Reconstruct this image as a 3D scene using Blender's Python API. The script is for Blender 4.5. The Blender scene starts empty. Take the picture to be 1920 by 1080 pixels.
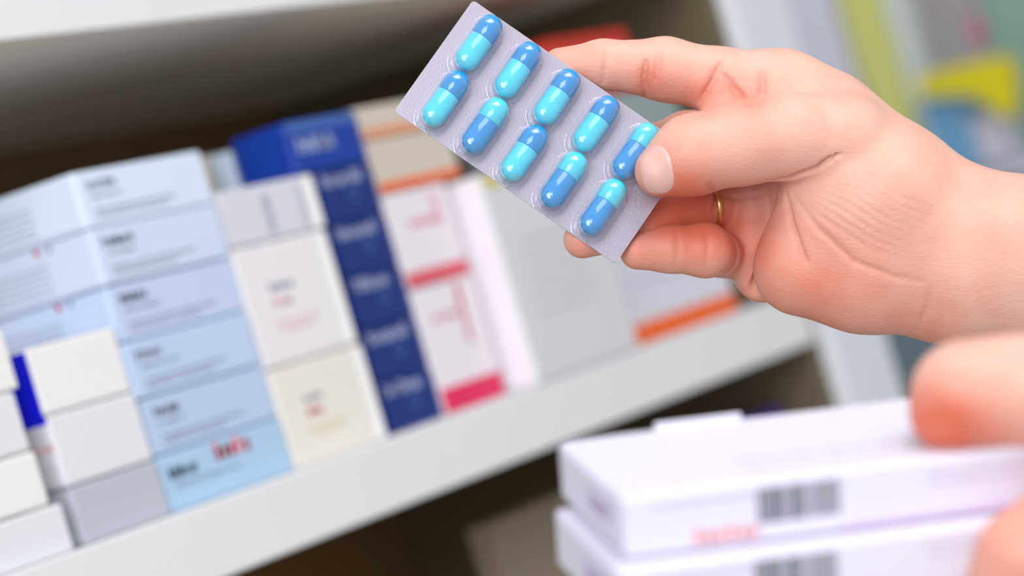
import bpy, bmesh, math, random
import numpy as np
from mathutils import Vector, Matrix
random.seed(7)
SC = bpy.context.scene
COL = SC.collection

# ------------------------------------------------------------------ camera
FPX = 5600.0                       # focal length in pixels of the 1920 wide frame
TH = math.atan(3280.0 / FPX)       # angle between the shelf's length and the viewing direction
AL = math.radians(16.5)            # roll
CAM = Vector((0.0, 0.0, 1.45))
VIEW = Vector((math.cos(TH), math.sin(TH), 0))
HOR = Vector((math.sin(TH), -math.cos(TH), 0))
UP = Vector((0, 0, 1))
RX = HOR * math.cos(AL) - UP * math.sin(AL)
RY = HOR * math.sin(AL) + UP * math.cos(AL)
CM = Matrix(((RX.x, RY.x, -VIEW.x, CAM.x), (RX.y, RY.y, -VIEW.y, CAM.y),
             (RX.z, RY.z, -VIEW.z, CAM.z), (0, 0, 0, 1)))
cd = bpy.data.cameras.new('camera')
cam = bpy.data.objects.new('camera', cd)
COL.objects.link(cam)
cam.matrix_world = CM
cd.sensor_width = 36.0
cd.lens = FPX / 1920.0 * 36.0
cd.clip_start = 0.05
cd.dof.use_dof = True
FOCUS = 0.93
cd.dof.focus_distance = FOCUS
cd.dof.aperture_fstop = 7.2
SC.camera = cam

# ------------------------------------------------------------------ light
SC.view_settings.view_transform = 'Standard'
SC.view_settings.look = 'None'
SC.view_settings.gamma = 1.0
SC.view_settings.exposure = 0.14
SC.view_settings.use_curve_mapping = False
W = bpy.data.worlds.new('world'); SC.world = W
W.use_nodes = True
W.node_tree.nodes['Background'].inputs[0].default_value = (0.93, 0.96, 1.0, 1)
W.node_tree.nodes['Background'].inputs[1].default_value = 0.50


def area(name, loc, target, size, power, color=(1, 1, 1)):
    l = bpy.data.lights.new(name, 'AREA')
    l.shape = 'RECTANGLE'; l.size, l.size_y = size
    l.energy = power; l.color = color
    o = bpy.data.objects.new(name, l); COL.objects.link(o)
    o.location = loc
    o.rotation_euler = (Vector(target) - Vector(loc)).to_track_quat('-Z', 'Y').to_euler()
    return o


area('ceiling_panel_light', (0.55, -0.55, 2.75), (1.0, 0.5, 1.4), (1.0, 1.0), 17, (1.0, 0.985, 0.96))
area('camera_side_fill', (-1.8, -0.35, 2.25), (1.1, 0.6, 1.4), (1.5, 1.5), 53, (0.95, 0.98, 1.0))  # unseen fill added on the camera side to brighten the cartons' left faces


# ------------------------------------------------------------------ helpers
def lin(c):
    return tuple(((v / 255.0) / 12.92 if v / 255.0 <= 0.04045 else ((v / 255.0 + 0.055) / 1.055) ** 2.4) for v in c)


_m = {}


def mat(name, rgb, rough=0.55, spec=0.3, noise=0.0, nscale=60.0, metal=0.0, bump=0.0):
    if name in _m:
        return _m[name]
    m = bpy.data.materials.new(name); m.use_nodes = True
    nt = m.node_tree; b = nt.nodes['Principled BSDF']
    c = lin(rgb)
    b.inputs['Base Color'].default_value = (*c, 1)
    b.inputs['Roughness'].default_value = rough
    b.inputs['Specular IOR Level'].default_value = spec
    b.inputs['Metallic'].default_value = metal
    tc = nt.nodes.new('ShaderNodeTexCoord')
    n = nt.nodes.new('ShaderNodeTexNoise'); n.inputs['Scale'].default_value = nscale; n.inputs['Detail'].default_value = 4
    nt.links.new(tc.outputs['Object'], n.inputs['Vector'])
    if noise > 0:
        r = nt.nodes.new('ShaderNodeMix'); r.data_type = 'RGBA'
        r.inputs[6].default_value = (*[v * (1 - noise) for v in c], 1)
        r.inputs[7].default_value = (*[min(1, v * (1 + noise)) for v in c], 1)
        nt.links.new(n.outputs['Fac'], r.inputs[0])
        nt.links.new(r.outputs[2], b.inputs['Base Color'])
    if bump > 0:
        bp = nt.nodes.new('ShaderNodeBump'); bp.inputs['Strength'].default_value = bump
        bp.inputs['Distance'].default_value = 0.0005
        nt.links.new(n.outputs['Fac'], bp.inputs['Height'])
        nt.links.new(bp.outputs['Normal'], b.inputs['Normal'])
    _m[name] = m
    return m


def link(name, me, material, parent=None, smooth=False):
    o = bpy.data.objects.new(name, me); COL.objects.link(o)
    if material is not None:
        for mm in (material if isinstance(material, (list, tuple)) else [material]):
            me.materials.append(mm)
    if parent is not None:
        o.parent = parent
    if smooth:
        me.polygons.foreach_set('use_smooth', [True] * len(me.polygons))
    return o


def bm_obj(name, bm, material, parent=None, smooth=False):
    me = bpy.data.meshes.new(name)
    bmesh.ops.recalc_face_normals(bm, faces=bm.faces)
    bm.to_mesh(me); bm.free()
    return link(name, me, material, parent, smooth)


def tag(o, label, cat, group=None, kind=None):
    if label: o['label'] = label
    if cat: o['category'] = cat
    if group: o['group'] = group
    if kind: o['kind'] = kind
    return o


def empty(name, loc=(0, 0, 0)):
    o = bpy.data.objects.new(name, None); COL.objects.link(o)
    o.location = loc; o.empty_display_size = 0.02
    return o


def box_bm(x0, x1, y0, y1, z0, z1, bev=0.0, seg=2, bm=None):
    bm2 = bmesh.new()
    bmesh.ops.create_cube(bm2, size=1.0)
    for v in bm2.verts:
        v.co = Vector(((x0 + x1) / 2 + v.co.x * (x1 - x0), (y0 + y1) / 2 + v.co.y * (y1 - y0), (z0 + z1) / 2 + v.co.z * (z1 - z0)))
    if bev > 0:
        bmesh.ops.bevel(bm2, geom=list(bm2.edges), offset=bev, segments=seg, affect='EDGES', profile=0.5)
    if bm is None:
        return bm2
    me = bpy.data.meshes.new('tmp'); bm2.to_mesh(me); bm2.free(); bm.from_mesh(me); bpy.data.meshes.remove(me)
    return bm


def ray(px, py):
    return VIEW + RX * ((px - 960) / FPX) + RY * (-(py - 540) / FPX)


def at_y(px, py, Y):
    r = ray(px, py); return CAM + r * ((Y - CAM.y) / r.y)


def at_x(px, py, X):
    r = ray(px, py); return CAM + r * ((X - CAM.x) / r.x)


# ------------------------------------------------------------------ palette
WHITE = mat('white_laminate', (228, 228, 230), 0.45, 0.4, 0.015, 30)
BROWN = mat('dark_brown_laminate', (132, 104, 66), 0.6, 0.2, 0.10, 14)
UNDER = mat('pale_underside', (222, 216, 204), 0.55, 0.3, 0.03, 20)
POST = mat('post_paint', (222, 224, 232), 0.5, 0.3, 0.02, 20)

# ------------------------------------------------------------------ the shelf unit
YF = 0.743                                   # plane of the fronts of the cartons
ZS = at_y(300, 973, YF).z                    # top of the shelf they stand on
YE = YF - 0.010                              # front edge of the shelf
zlow = at_y(900, 893, YE).z                  # lower edge of the shelf's front
ztop = at_y(300, 40, YE).z                   # lower edge of the upper shelf
xpost = at_y(1548, 700, YE).x
xpost2 = at_y(1672, 700, YE).x
YB = YF + 0.30
XL = 0.45
ZBASE = ZS - 0.30

unit = empty('shelf_unit', (XL, YE, ZBASE - 0.02))
tag(unit, 'white fronted pharmacy shelf unit with dark brown interior holding the cartons', 'shelf')


def upart(name, x0, x1, y0, y1, z0, z1, m, bev=0.0012):
    bm = box_bm(x0 - XL, x1 - XL, y0 - YE, y1 - YE, z0 - unit.location.z, z1 - unit.location.z, bev)
    return bm_obj(name, bm, m, unit)


upart('shelf_board', XL, xpost, YE, YB, zlow, ZS, WHITE)
upart('shelf_board', XL, xpost, YE, YB, ztop, ztop + 0.034, [UNDER])
upart('shelf_edge_trim', XL, xpost, YE - 0.003, YE, ztop - 0.001, ztop + 0.036, WHITE, 0.0008)
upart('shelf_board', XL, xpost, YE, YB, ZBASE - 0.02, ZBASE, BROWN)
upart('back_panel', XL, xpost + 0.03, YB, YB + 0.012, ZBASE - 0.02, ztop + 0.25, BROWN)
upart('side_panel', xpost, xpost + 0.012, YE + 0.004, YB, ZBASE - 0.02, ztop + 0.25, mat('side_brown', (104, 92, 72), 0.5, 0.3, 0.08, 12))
upart('upright_post', xpost + 0.012, xpost2, YE - 0.004, YE + 0.05, ZBASE - 0.45, ztop + 0.25, POST, 0.002)


# ------------------------------------------------------------------ printed marks
def quad(bm, u0, u1, v0, v1):
    vs = [bm.verts.new((u0, 0, v0)), bm.verts.new((u1, 0, v0)), bm.verts.new((u1, 0, v1)), bm.verts.new((u0, 0, v1))]
    bm.faces.new(vs)


def word(bm, u, v, h, n, rnd, wt=0.2):
    """a blurred looking word: n upright letter shapes of height h starting at u, v"""
    for k in range(n):
        w = h * rnd.choice((0.45, 0.55, 0.62)); t = h * wt
        hh = h * (1.0 if k == 0 else rnd.choice((0.72, 0.72, 1.0)))
        quad(bm, u, u + t, v, v + hh)
        kind = rnd.randrange(4)
        if kind != 3:
            quad(bm, u + w - t, u + w, v, v + h * 0.72)
        if kind in (0, 1):
            quad(bm, u + t, u + w - t, v + h * 0.72 - t, v + h * 0.72)
        if kind in (0, 2):
            quad(bm, u + t, u + w - t, v, v + t)
        if kind == 3:
            quad(bm, u + t, u + w * 0.8, v + h * 0.35, v + h * 0.35 + t)
        u += w + h * 0.16
    return u


def text_line(bm, u, v, h, length, rnd):
    e = u + length
    while u < e:
        u = word(bm, u, v, h, rnd.randint(3, 8), rnd, 0.24) + h * 0.35


BLK = mat('black_ink', (48, 52, 66), 0.5)
GRY = mat('grey_ink', (128, 136, 158), 0.5)
RED = mat('red_ink', (230, 104, 110), 0.5)
PNK = mat('pink_ink', (240, 176, 178), 0.5)
ORG = mat('orange_ink', (236, 104, 42), 0.5)
CRM = mat('crimson_ink', (222, 40, 88), 0.5)
MAG = mat('rose_ink', (206, 84, 118), 0.5)
LWH = mat('pale_ink', (166, 178, 214), 0.5)
YLW = mat('yellow_ink', (232, 214, 150), 0.5)


def carton(name, label, cat, x, y, z, w, d, h, m, group=None, mark=None, flap=None, seed=1, rotz=0.0, flap_mat=None, bev=0.0013):
    """a folded card box; x,y,z its front left lower corner, w along the shelf, d into it"""
    bm = box_bm(0, w, 0, d, 0, h, bev, 2)
    # score the long edges of the lid a little so the panels read as folded card
    o = bm_obj(name, bm, m)
    o.location = (x, y, z); o.rotation_euler.z = rotz
    tag(o, label, cat, group)
    fb = box_bm(-0.0003, 0.0004, 0.0018, d - 0.0018, 0.0014, h - 0.0008, 0.0002, 1)
    bm_obj('tuck_flap', fb, flap_mat or m, o)
    if mark:
        mark(o, w, d, h, random.Random(seed))
    return o


def print_on(o, name, fn, m, side='front', off=0.00012):
    """fn draws quads in (u right, v up) on the front (y=0) or the left (x=0) face"""
    bm = bmesh.new(); fn(bm)
    if side == 'front':
        for v in bm.verts: v.co = Vector((v.co.x, -off, v.co.z))
    elif side == 'left':
        for v in bm.verts: v.co = Vector((-off - 0.0003, v.co.x, v.co.z))
    elif side == 'top':
        for v in bm.verts: v.co = Vector((v.co.x, v.co.z, off))
    return bm_obj(name, bm, m, o)


# ---- column of six pale blue cartons
def X(px, py, Y=YF): return at_y(px, py, Y).x
def Z(px, py, Y=YF): return at_y(px, py, Y).z


cx0, cx1 = X(325, 960), X(555, 885)
ctop = Z(160, 318)
CH = (ctop - ZS) / 6.0
blues = [(172, 203, 232), (186, 202, 232), (190, 206, 236), (194, 208, 238), (206, 218, 242), (214, 225, 245)]


def blue_marks(k):
    def f(o, w, d, h, r):
        L = w * 0.34
        if k == 0:
            print_on(o, 'product_name_print', lambda bm: word(bm, 0.004, h * 0.56, h * 0.22, 6, r, 0.28), BLK)
            print_on(o, 'red_print', lambda bm: (word(bm, w * 0.42, h * 0.62, h * 0.32, 5, r, 0.40)), RED)
            print_on(o, 'small_print', lambda bm: text_line(bm, 0.006, h * 0.40, h * 0.07, w * 0.5, r), GRY)
        else:
            print_on(o, 'product_name_print', lambda bm: word(bm, 0.006 + (0.001 if k % 2 else 0), h * 0.66, h * 0.17, 7 if k > 1 else 6, r, 0.28), BLK if k in (1, 4, 3) else GRY)

            def sm(bm):
                text_line(bm, w * 0.09, h * 0.50, h * 0.07, w * 0.2, r)
                text_line(bm, w * 0.09, h * 0.26, h * 0.06, w * 0.62, r)
                text_line(bm, w * 0.09, h * 0.15, h * 0.06, w * 0.48, r)
            print_on(o, 'small_print', sm, GRY)
        if k >= 3:
            def sd(bm):
                for j in range(5):
                    text_line(bm, 0.026, h * (0.14 + 0.12 * j), h * 0.04, 0.045 - 0.004 * (j % 3), r)
            print_on(o, 'side_print', sd, GRY, 'left')
            uu = 0.0300 if k == 4 else 0.0270
            if k < 5:
                print_on(o, 'red_dot', lambda bm: quad(bm, uu - 0.0025, uu, h * 0.84, h * 0.96), mat('dark_red_ink', (190, 50, 76)), 'left')
                print_on(o, 'blue_dot', lambda bm: quad(bm, uu - 0.0085, uu - 0.0070, h * 0.84, h * 0.96), mat('slate_ink', (90, 112, 160)), 'left')
    return f


names = ['lowest pale blue carton printed with a black word and a red word, on the shelf',
         'second pale blue carton from the bottom, right above the one with the red word',
         'third pale blue carton from the bottom of the tall pale blue stack',
         'third pale blue carton from the top of the tall pale blue stack',
         'second pale blue carton from the top, bold black word, under the topmost one',
         'topmost pale blue carton of the tall stack, its left side open to view']
for k in range(6):
    cm = mat('pale_blue_card_%d' % k, blues[k], 0.5, 0.3, 0.015, 40)
    jx = (0, 0.0006, -0.0005, 0.0004, -0.0004, 0.0)[k]
    carton('medicine_box', names[k], 'box', cx0 + jx, YF + (0, 0.0008, 0.0002, 0.001, 0.0, 0.0005)[k], ZS + CH * k + 0.0001, cx1 - cx0, 0.095, CH - 0.0004, cm,
           'pale blue cartons in the tall stack', blue_marks(k), seed=20 + k)

# ---- white cartons to the left, one with a blue tab
bx0, bx1 = X(160, 1027), X(322, 962)
bz = [ZS, Z(135, 912), Z(113, 772), Z(90, 642)]
cw = mat('white_card', (238, 236, 234), 0.5, 0.3, 0.012, 40)
cw2 = mat('white_card_b', (226, 226, 232), 0.5, 0.3, 0.012, 40)
cg = mat('grey_card', (186, 188, 200), 0.5, 0.3, 0.02, 40)
BT = mat('royal_blue_tab', (10, 18, 226), 0.45, 0.3)
lb = ['grey carton at the bottom, under the two white cartons with the blue tab',
      'plain white carton in the middle, on the grey carton beside the pale blue stack',
      'white carton with a royal blue tab on its end, topmost of its stack']
for k in range(3):
    def mk(o, w, d, h, r, k=k):
        if k == 2:
            print_on(o, 'blue_tab', lambda bm: quad(bm, 0.0006, 0.0135, -h * 0.02, h * 0.97), BT, 'left')
        if k == 1:
            print_on(o, 'blue_tab', lambda bm: quad(bm, 0.0006, 0.0135, h * 0.90, h * 0.995), BT, 'left')
            print_on(o, 'pink_print', lambda bm: text_line(bm, 0.001, h * 0.52, h * 0.12, 0.010, r), PNK, 'left')
    carton('medicine_box', lb[k], 'box', bx0, YF - 0.001 + 0.0008 * k, bz[k] + 0.0001, bx1 - bx0 - 0.001, 0.075, bz[k + 1] - bz[k] - 0.0005,
           (cg, cw2, cw)[k], 'white and grey cartons beside the pale blue stack', mk, seed=40 + k)

YA = YF - 0.004
az = [ZS, Z(97, 945, YA), Z(60, 843, YA), Z(36, 728, YA), Z(12, 612, YA)]
ar = [X(143, 1035, YA), X(95, 940, YA), X(60, 836, YA), X(40, 720, YA)]
la = ['white carton at the very bottom left, standing on the shelf at the photo edge',
      'second white carton up in the leftmost stack at the photo edge',
      'third white carton up in the leftmost stack at the photo edge',
      'topmost white carton of the leftmost stack, mostly cut off by the photo edge']
for k in range(4):
    carton('medicine_box', la[k], 'box', ar[k] - 0.092, YA + 0.0004 * k, az[k] + 0.0001, 0.092, 0.07, az[k + 1] - az[k] - 0.0006,
           (cw2, cw, cw2, cw)[k], 'white cartons of the leftmost stack', seed=50 + k)

# ---- cream cartons between the pale blue and the navy stacks
dx0, dx1 = cx1 + 0.0015, X(728, 817)
dz = [ZS, Z(515, 690), Z(455, 462), Z(432, 353)]
cc = mat('cream_card', (232, 226, 218), 0.55, 0.25, 0.015, 40)
cc2 = mat('off_white_card', (232, 228, 232), 0.55, 0.25, 0.015, 40)
ws = mat('white_strip_card', (250, 248, 248), 0.5, 0.3)


def cream_marks(k):
    def f(o, w, d, h, r):
        print_on(o, 'white_margin', lambda bm: quad(bm, w * 0.88, w - 0.001, 0.001, h - 0.001), ws)
        if k < 2:
            print_on(o, 'product_name_print', lambda bm: word(bm, w * 0.26, h * 0.60, h * 0.07, 7, r, 0.26), GRY)
            print_on(o, 'red_print', lambda bm: word(bm, w * 0.26, h * (0.46 if k == 0 else 0.47), h * 0.075, 5, r, 0.40), RED if k == 0 else PNK)
            print_on(o, 'small_print', lambda bm: (text_line(bm, w * 0.22, h * 0.32, h * 0.03, w * 0.4, r), text_line(bm, w * 0.26, h * 0.26, h * 0.03, w * 0.3, r)), YLW if k == 0 else PNK)
        else:
            gi = mat('soft_grey_ink', (176, 178, 196))
            print_on(o, 'grey_bar', lambda bm: quad(bm, w * 0.42, w * 0.50, h * 0.10, h * 0.80), gi)
            print_on(o, 'grey_bar', lambda bm: quad(bm, w * 0.80, w * 0.84, h * 0.10, h * 0.85), gi)
    return f


ld = ['cream carton with a small red word, on the shelf left of the navy stack',
      'cream carton with a faint pink word, second up, left of the navy stack',
      'small off white carton with grey bars, on top of the cream cartons']
for k in range(3):
    wd = dx1 - dx0 if k < 2 else (X(620, 430) - dx0)
    carton('medicine_box', ld[k], 'box', dx0 + (0, 0.0, 0.001)[k], YF + 0.0005 * k, dz[k] + 0.0001, wd - (0, 0.001, 0.002)[k], 0.045, dz[k + 1] - dz[k] - 0.0006,
           (cc, cc2, mat('silver_white_card', (214, 214, 224), 0.5, 0.3, 0.02, 40))[k], 'cream cartons beside the navy stack', cream_marks(k), seed=60 + k)

# ---- navy stack
YN = YF + 0.004
nx0, nx1 = X(737, 808, YN), X(832, 772, YN)
ntop = Z(660, 206, YN)
NH = (ntop - ZS) / 6
nv = mat('navy_card', (14, 44, 122), 0.4, 0.35, 0.03, 40)
nv2 = mat('blue_card', (14, 58, 156), 0.4, 0.35, 0.03, 40)
nvl = mat('blue_band_ink', (70, 106, 176), 0.45)


def navy_marks(k):
    def f(o, w, d, h, r):
        top = h * (0.62 if k else 0.66)
        if k == 5:
            print_on(o, 'light_blue_band', lambda bm: quad(bm, 0.001, w - 0.001, h * 0.80, h * 0.97), nvl)
            print_on(o, 'pale_print', lambda bm: (word(bm, w * 0.10, h * 0.38, h * 0.30, 6, r, 0.34),), LWH)
        else:
            print_on(o, 'pale_print', lambda bm: (word(bm, w * 0.05, h * 0.68, h * 0.24, 8, r, 0.36),), LWH)
            print_on(o, 'small_emblem', lambda bm: (quad(bm, w * 0.44, w * 0.62, h * 0.40, h * 0.54), quad(bm, w * 0.48, w * 0.58, h * 0.34, h * 0.60)), nvl)
    return f


ln = ['navy carton at the foot of the navy stack, standing on the shelf',
      'second navy carton up from the shelf in the navy stack',
      'third navy carton up from the shelf in the navy stack',
      'fourth navy carton up from the shelf in the navy stack',
      'fifth navy carton up in the navy stack, right under the topmost one',
      'topmost navy carton with a lighter blue band, dark blue side in view']
for k in range(6):
    if k == 5:
        xx = X(532, 235, YN)
        carton('medicine_box', ln[k], 'box', xx, YN, ZS + NH * k + 0.0001, nx1 - xx, 0.031, NH - 0.0004, nv2,
               'navy cartons of the navy stack', navy_marks(k), seed=70 + k)
    else:
        carton('medicine_box', ln[k], 'box', nx0, YN + 0.0004 * (k % 2), ZS + NH * k + 0.0001, nx1 - nx0 + 0.0005 * (k % 2), 0.031, NH - 0.0004, nv,
               'navy cartons of the navy stack', navy_marks(k), seed=70 + k)
# row behind: pale cartons whose left ends show between the pale blue and the navy stack
ybk = YN + 0.033
bxx = X(532, 235, YN)
hb = (ntop - ZS - 0.004) / 2
carton('medicine_box', 'lower ice blue carton standing behind the navy stack', 'box', bxx + 0.004, ybk, ZS + 0.0001, 0.05, 0.012, hb - 0.0004, mat('ice_card', (205, 220, 238), 0.5), 'ice blue cartons behind the navy stack', seed=80)
carton('medicine_box', 'upper ice blue carton showing as a thin strip behind the top navy carton', 'box', bxx, ybk, ZS + hb + 0.0001, 0.05, 0.012, hb - 0.0004, mat('ice_card', (205, 220, 238), 0.5), 'ice blue cartons behind the navy stack', seed=81)
hc = ntop - ZS - 0.003
carton('medicine_box', 'tall beige carton at the back, a thin strip right of the pale blue stack', 'box', bxx - 0.002, ybk + 0.014, ZS + 0.0001, 0.045, 0.05, hc, mat('beige_card', (222, 212, 202), 0.55, 0.25, 0.02, 40), seed=82)

# ---- orange banded and pink banded cartons
YP = YF + 0.004
px0, px1 = nx1 + 0.002, X(950, 733, YP)
pz = [ZS, Z(783, 541, YP), Z(714, 366, YP), Z(690, 262, YP), Z(668, 200, YP)]
pk = mat('pinkish_white_card', (232, 224, 232), 0.5, 0.3, 0.015, 40)
be = mat('sand_card', (206, 194, 180), 0.55, 0.25, 0.02, 40)


def pink_marks(k):
    def f(o, w, d, h, r):
        if k == 0:
            print_on(o, 'crimson_band', lambda bm: quad(bm, 0.0005, w - 0.001, 0.0006, h * 0.20), CRM)
            print_on(o, 'rose_line', lambda bm: bm.faces.new([bm.verts.new(p) for p in ((w * .66, 0, h * .97), (w * .74, 0, h * .97), (w * .71, 0, h * .48), (w * .66, 0, h * .48))]), MAG)
            print_on(o, 'small_print', lambda bm: text_line(bm, w * 0.22, h * 0.72, h * 0.05, w * 0.25, r), MAG)
        else:
            print_on(o, 'crimson_band', lambda bm: quad(bm, 0.0005, w - 0.001, 0.0006, h * 0.17), mat('soft_crimson_ink', (222, 92, 108), 0.5))
            print_on(o, 'rose_line', lambda bm: (quad(bm, w * 0.72, w * 0.79, h * 0.58, h * 0.92), quad(bm, w * 0.28, w * 0.72, h * 0.62, h * 0.69)), mat('faded_rose_ink', (222, 150, 170), 0.5))
    return f


def sand_marks(k):
    def f(o, w, d, h, r):
        print_on(o, 'orange_band', lambda bm: quad(bm, 0.0005, w - 0.001, 0.0008, h * (0.20 if k == 2 else 0.32)), ORG if k == 2 else mat('faded_orange_ink', (226, 150, 112), 0.5))
    return f


lp = ['white carton with a bright crimson band along its foot, beside the lowest navy carton',
      'white carton with a softer red band along its foot, on the crimson banded one',
      'sand coloured carton with a bold orange band along its foot',
      'sand coloured carton with a faded orange band, topmost beside the navy stack']
for k in range(4):
    carton('medicine_box', lp[k], 'box', px0 + 0.0004 * k, YP + 0.0005 * k, pz[k] + 0.0001, (px1 - px0) * (1.0 if k < 2 else 1.32), 0.08, pz[k + 1] - pz[k] - 0.0006,
           (pk, pk, be, be)[k], 'banded cartons right of the navy stack', pink_marks(k) if k < 2 else sand_marks(k), seed=90 + k)

# ---- the broad white carton, and the stack behind the hand
YG = YF - 0.011
gx0, gx1 = X(1012, 715, YG), X(1200, 650, YG)
gh = Z(925, 322, YG) - ZS


def g_marks(o, w, d, h, r):
    print_on(o, 'grey_print', lambda bm: [text_line(bm, w * 0.18, h * (0.30 + 0.07 * j), h * 0.018, w * 0.55, r) for j in range(6)], mat('faint_grey_ink', (190, 192, 206)))
    print_on(o, 'olive_print', lambda bm: quad(bm, w * 0.02, w * 0.20, h * 0.93, h * 0.985), mat('olive_ink', (206, 190, 92)))


carton('carton', 'broad light grey carton with faint print, on the shelf below the blister pack', 'box', gx0, YG, ZS + 0.0001, gx1 - gx0, 0.06, gh,
       mat('light_grey_card', (212, 213, 218), 0.5, 0.3, 0.02, 30), None, g_marks, seed=99, flap_mat=mat('strip_white_card', (238, 230, 238)))
hx0, hx1 = X(1196, 636), X(1388, 566)
hh = [ZS, Z(1150, 470), Z(1105, 320), Z(1065, 190), Z(1030, 70)]


def h_marks(k):
    def f(o, w, d, h, r):
        if k == 0:
            print_on(o, 'orange_band', lambda bm: quad(bm, 0.0, w - 0.001, 0.0006, h * 0.22), ORG)
            print_on(o, 'small_print', lambda bm: text_line(bm, w * 0.1, h * 0.6, h * 0.05, w * 0.5, r), mat('lilac_ink', (196, 186, 220)))
    return f


lh = ['white carton with a vivid orange band along its foot, below the hand',
      'grey green carton behind the index finger, on the orange banded carton',
      'grey green carton showing between index finger and thumb, high in the stack behind the hand',
      'bright red carton on top of the stack behind the index finger']
hm = [mat('lilac_white_card', (214, 214, 226), 0.5), mat('grey_green_card', (150, 162, 158), 0.5), mat('grey_green_card_b', (142, 156, 158), 0.5), mat('red_card', (192, 48, 30), 0.45, 0.3)]
for k in range(4):
    hgt = hh[k + 1] - hh[k]
    carton('medicine_box', lh[k], 'box', hx0, YF + 0.002, hh[k] + 0.0001, (hx1 - hx0) * (1.0 if k < 3 else 0.72), 0.07, hgt - 0.0006, hm[k], None, h_marks(k), seed=110 + k)

# ---- lower compartment: a taupe carton and a purple carton
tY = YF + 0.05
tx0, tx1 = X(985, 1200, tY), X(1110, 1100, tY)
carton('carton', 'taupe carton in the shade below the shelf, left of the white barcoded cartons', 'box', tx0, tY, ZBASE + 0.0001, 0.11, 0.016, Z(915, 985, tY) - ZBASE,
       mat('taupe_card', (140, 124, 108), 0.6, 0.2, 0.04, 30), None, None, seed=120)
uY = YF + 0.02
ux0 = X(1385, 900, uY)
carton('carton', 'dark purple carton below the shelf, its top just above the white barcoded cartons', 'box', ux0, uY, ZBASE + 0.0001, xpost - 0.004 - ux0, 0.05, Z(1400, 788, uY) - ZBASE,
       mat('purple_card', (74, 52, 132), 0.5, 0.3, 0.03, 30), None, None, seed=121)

# ------------------------------------------------------------------ the room behind, at the right
XW = 3.4
wp = at_x(1700, 300, XW)
wall = bm_obj('wall_back', box_bm(XW, XW + 0.1, -1.5, 3.2, 0, 2.9), mat('wall_paint', (176, 178, 176), 0.7, 0.2, 0.04, 3))
tag(wall, None, None, kind='structure')
fl = bm_obj('floor', box_bm(-1.2, XW, -1.5, 3.2, -0.08, 0.0), mat('floor_vinyl', (196, 190, 180), 0.4, 0.3, 0.06, 4))
tag(fl, None, None, kind='structure')


def far_slab(name, label, cat, poly, Xp, thick, m, base=None, group=None, marks=None):
    """outline in the plane x = Xp (seen from the camera), with real thickness away from it"""
    pts = [at_x(a, b, Xp) for a, b in poly]
    if base is not None:     # rectangular carton standing on a board: y range from poly, z from base to top
        ys = (min(p.y for p in pts), max(p.y for p in pts)); zt = max(p.z for p in pts)
        bm = box_bm(0, thick, ys[0], ys[1], base, zt, 0.002)
        o = bm_obj(name, bm, m); o.location.x = Xp
        for v in o.data.vertices: v.co.y -= ys[0]; v.co.z -= base
        o.location = (Xp, ys[0], base)
        tag(o, label, cat, group)
        return o
    bm = bmesh.new()
    a = [bm.verts.new((0, p.y - pts[0].y, p.z - pts[0].z)) for p in pts]
    b = [bm.verts.new((thick, p.y - pts[0].y, p.z - pts[0].z)) for p in pts]
    bm.faces.new(a); bm.faces.new(b[::-1])
    n = len(a)
    for i in range(n):
        bm.faces.new((a[i], a[(i + 1) % n], b[(i + 1) % n], b[i]))
    bmesh.ops.bevel(bm, geom=[e for e in bm.edges], offset=0.0015, segments=2, affect='EDGES')
    o = bm_obj(name, bm, m); o.location = pts[0]
    tag(o, label, cat, group)
    return o


XR = 2.7
rb = at_x(1740, 345, XR).z            # the far rack's board, behind the wrist
rack = empty('far_rack', (XR, 0, 0))
tag(rack, 'pale far rack behind the hand carrying the yellow and blue packages', 'rack')
yl, yr = at_x(2120, 345, XR).y, at_x(1300, 345, XR).y


def rpart(name, x0, x1, y0, y1, z0, z1, m):
    return bm_obj(name, box_bm(x0, x1, y0, y1, z0, z1, 0.002), m, rack)


rk = mat('rack_metal', (206, 208, 222), 0.4, 0.4, 0.02, 10)
tl = mat('teal_panel', (112, 128, 138), 0.5, 0.3, 0.04, 10)
rpart('rack_shelf', -0.01, 0.30, yl, yr, rb - 0.02, rb, rk)
rpart('rack_shelf', -0.01, 0.30, yl, yr, 0.95, 0.97, rk)
rpart('door_panel', 0.01, 0.03, yl, yr, 0.40, rb - 0.02, tl)
rpart('back_panel', 0.30, 0.31, yl, yr, 0.30, 2.3, mat('rack_back', (196, 196, 204), 0.5, 0.3, 0.03, 8))
rpart('upright', 0.02, 0.06, yl - 0.03, yl, 0.0, 2.3, rk)
rpart('upright', 0.02, 0.06, yr, yr + 0.03, 0.0, 2.3, rk)


def rcol(name, label, cat, pxl, pxr, pyt, m, thick=0.12, xo=0.0, group=None):
    # upright package whose front spans pxl..pxr (taken at height pyt) up to pyt
    a = at_x(pxl, pyt, XR + xo); b = at_x(pxr, pyt, XR + xo)
    bm = box_bm(0, thick, 0, abs(a.y - b.y), 0, max(a.z, b.z) - rb - 0.0002, 0.003)
    o = bm_obj(name, bm, m)
    o.location = (XR + xo, min(a.y, b.y), rb + 0.0002)
    tag(o, label, cat, group)
    return o


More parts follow.
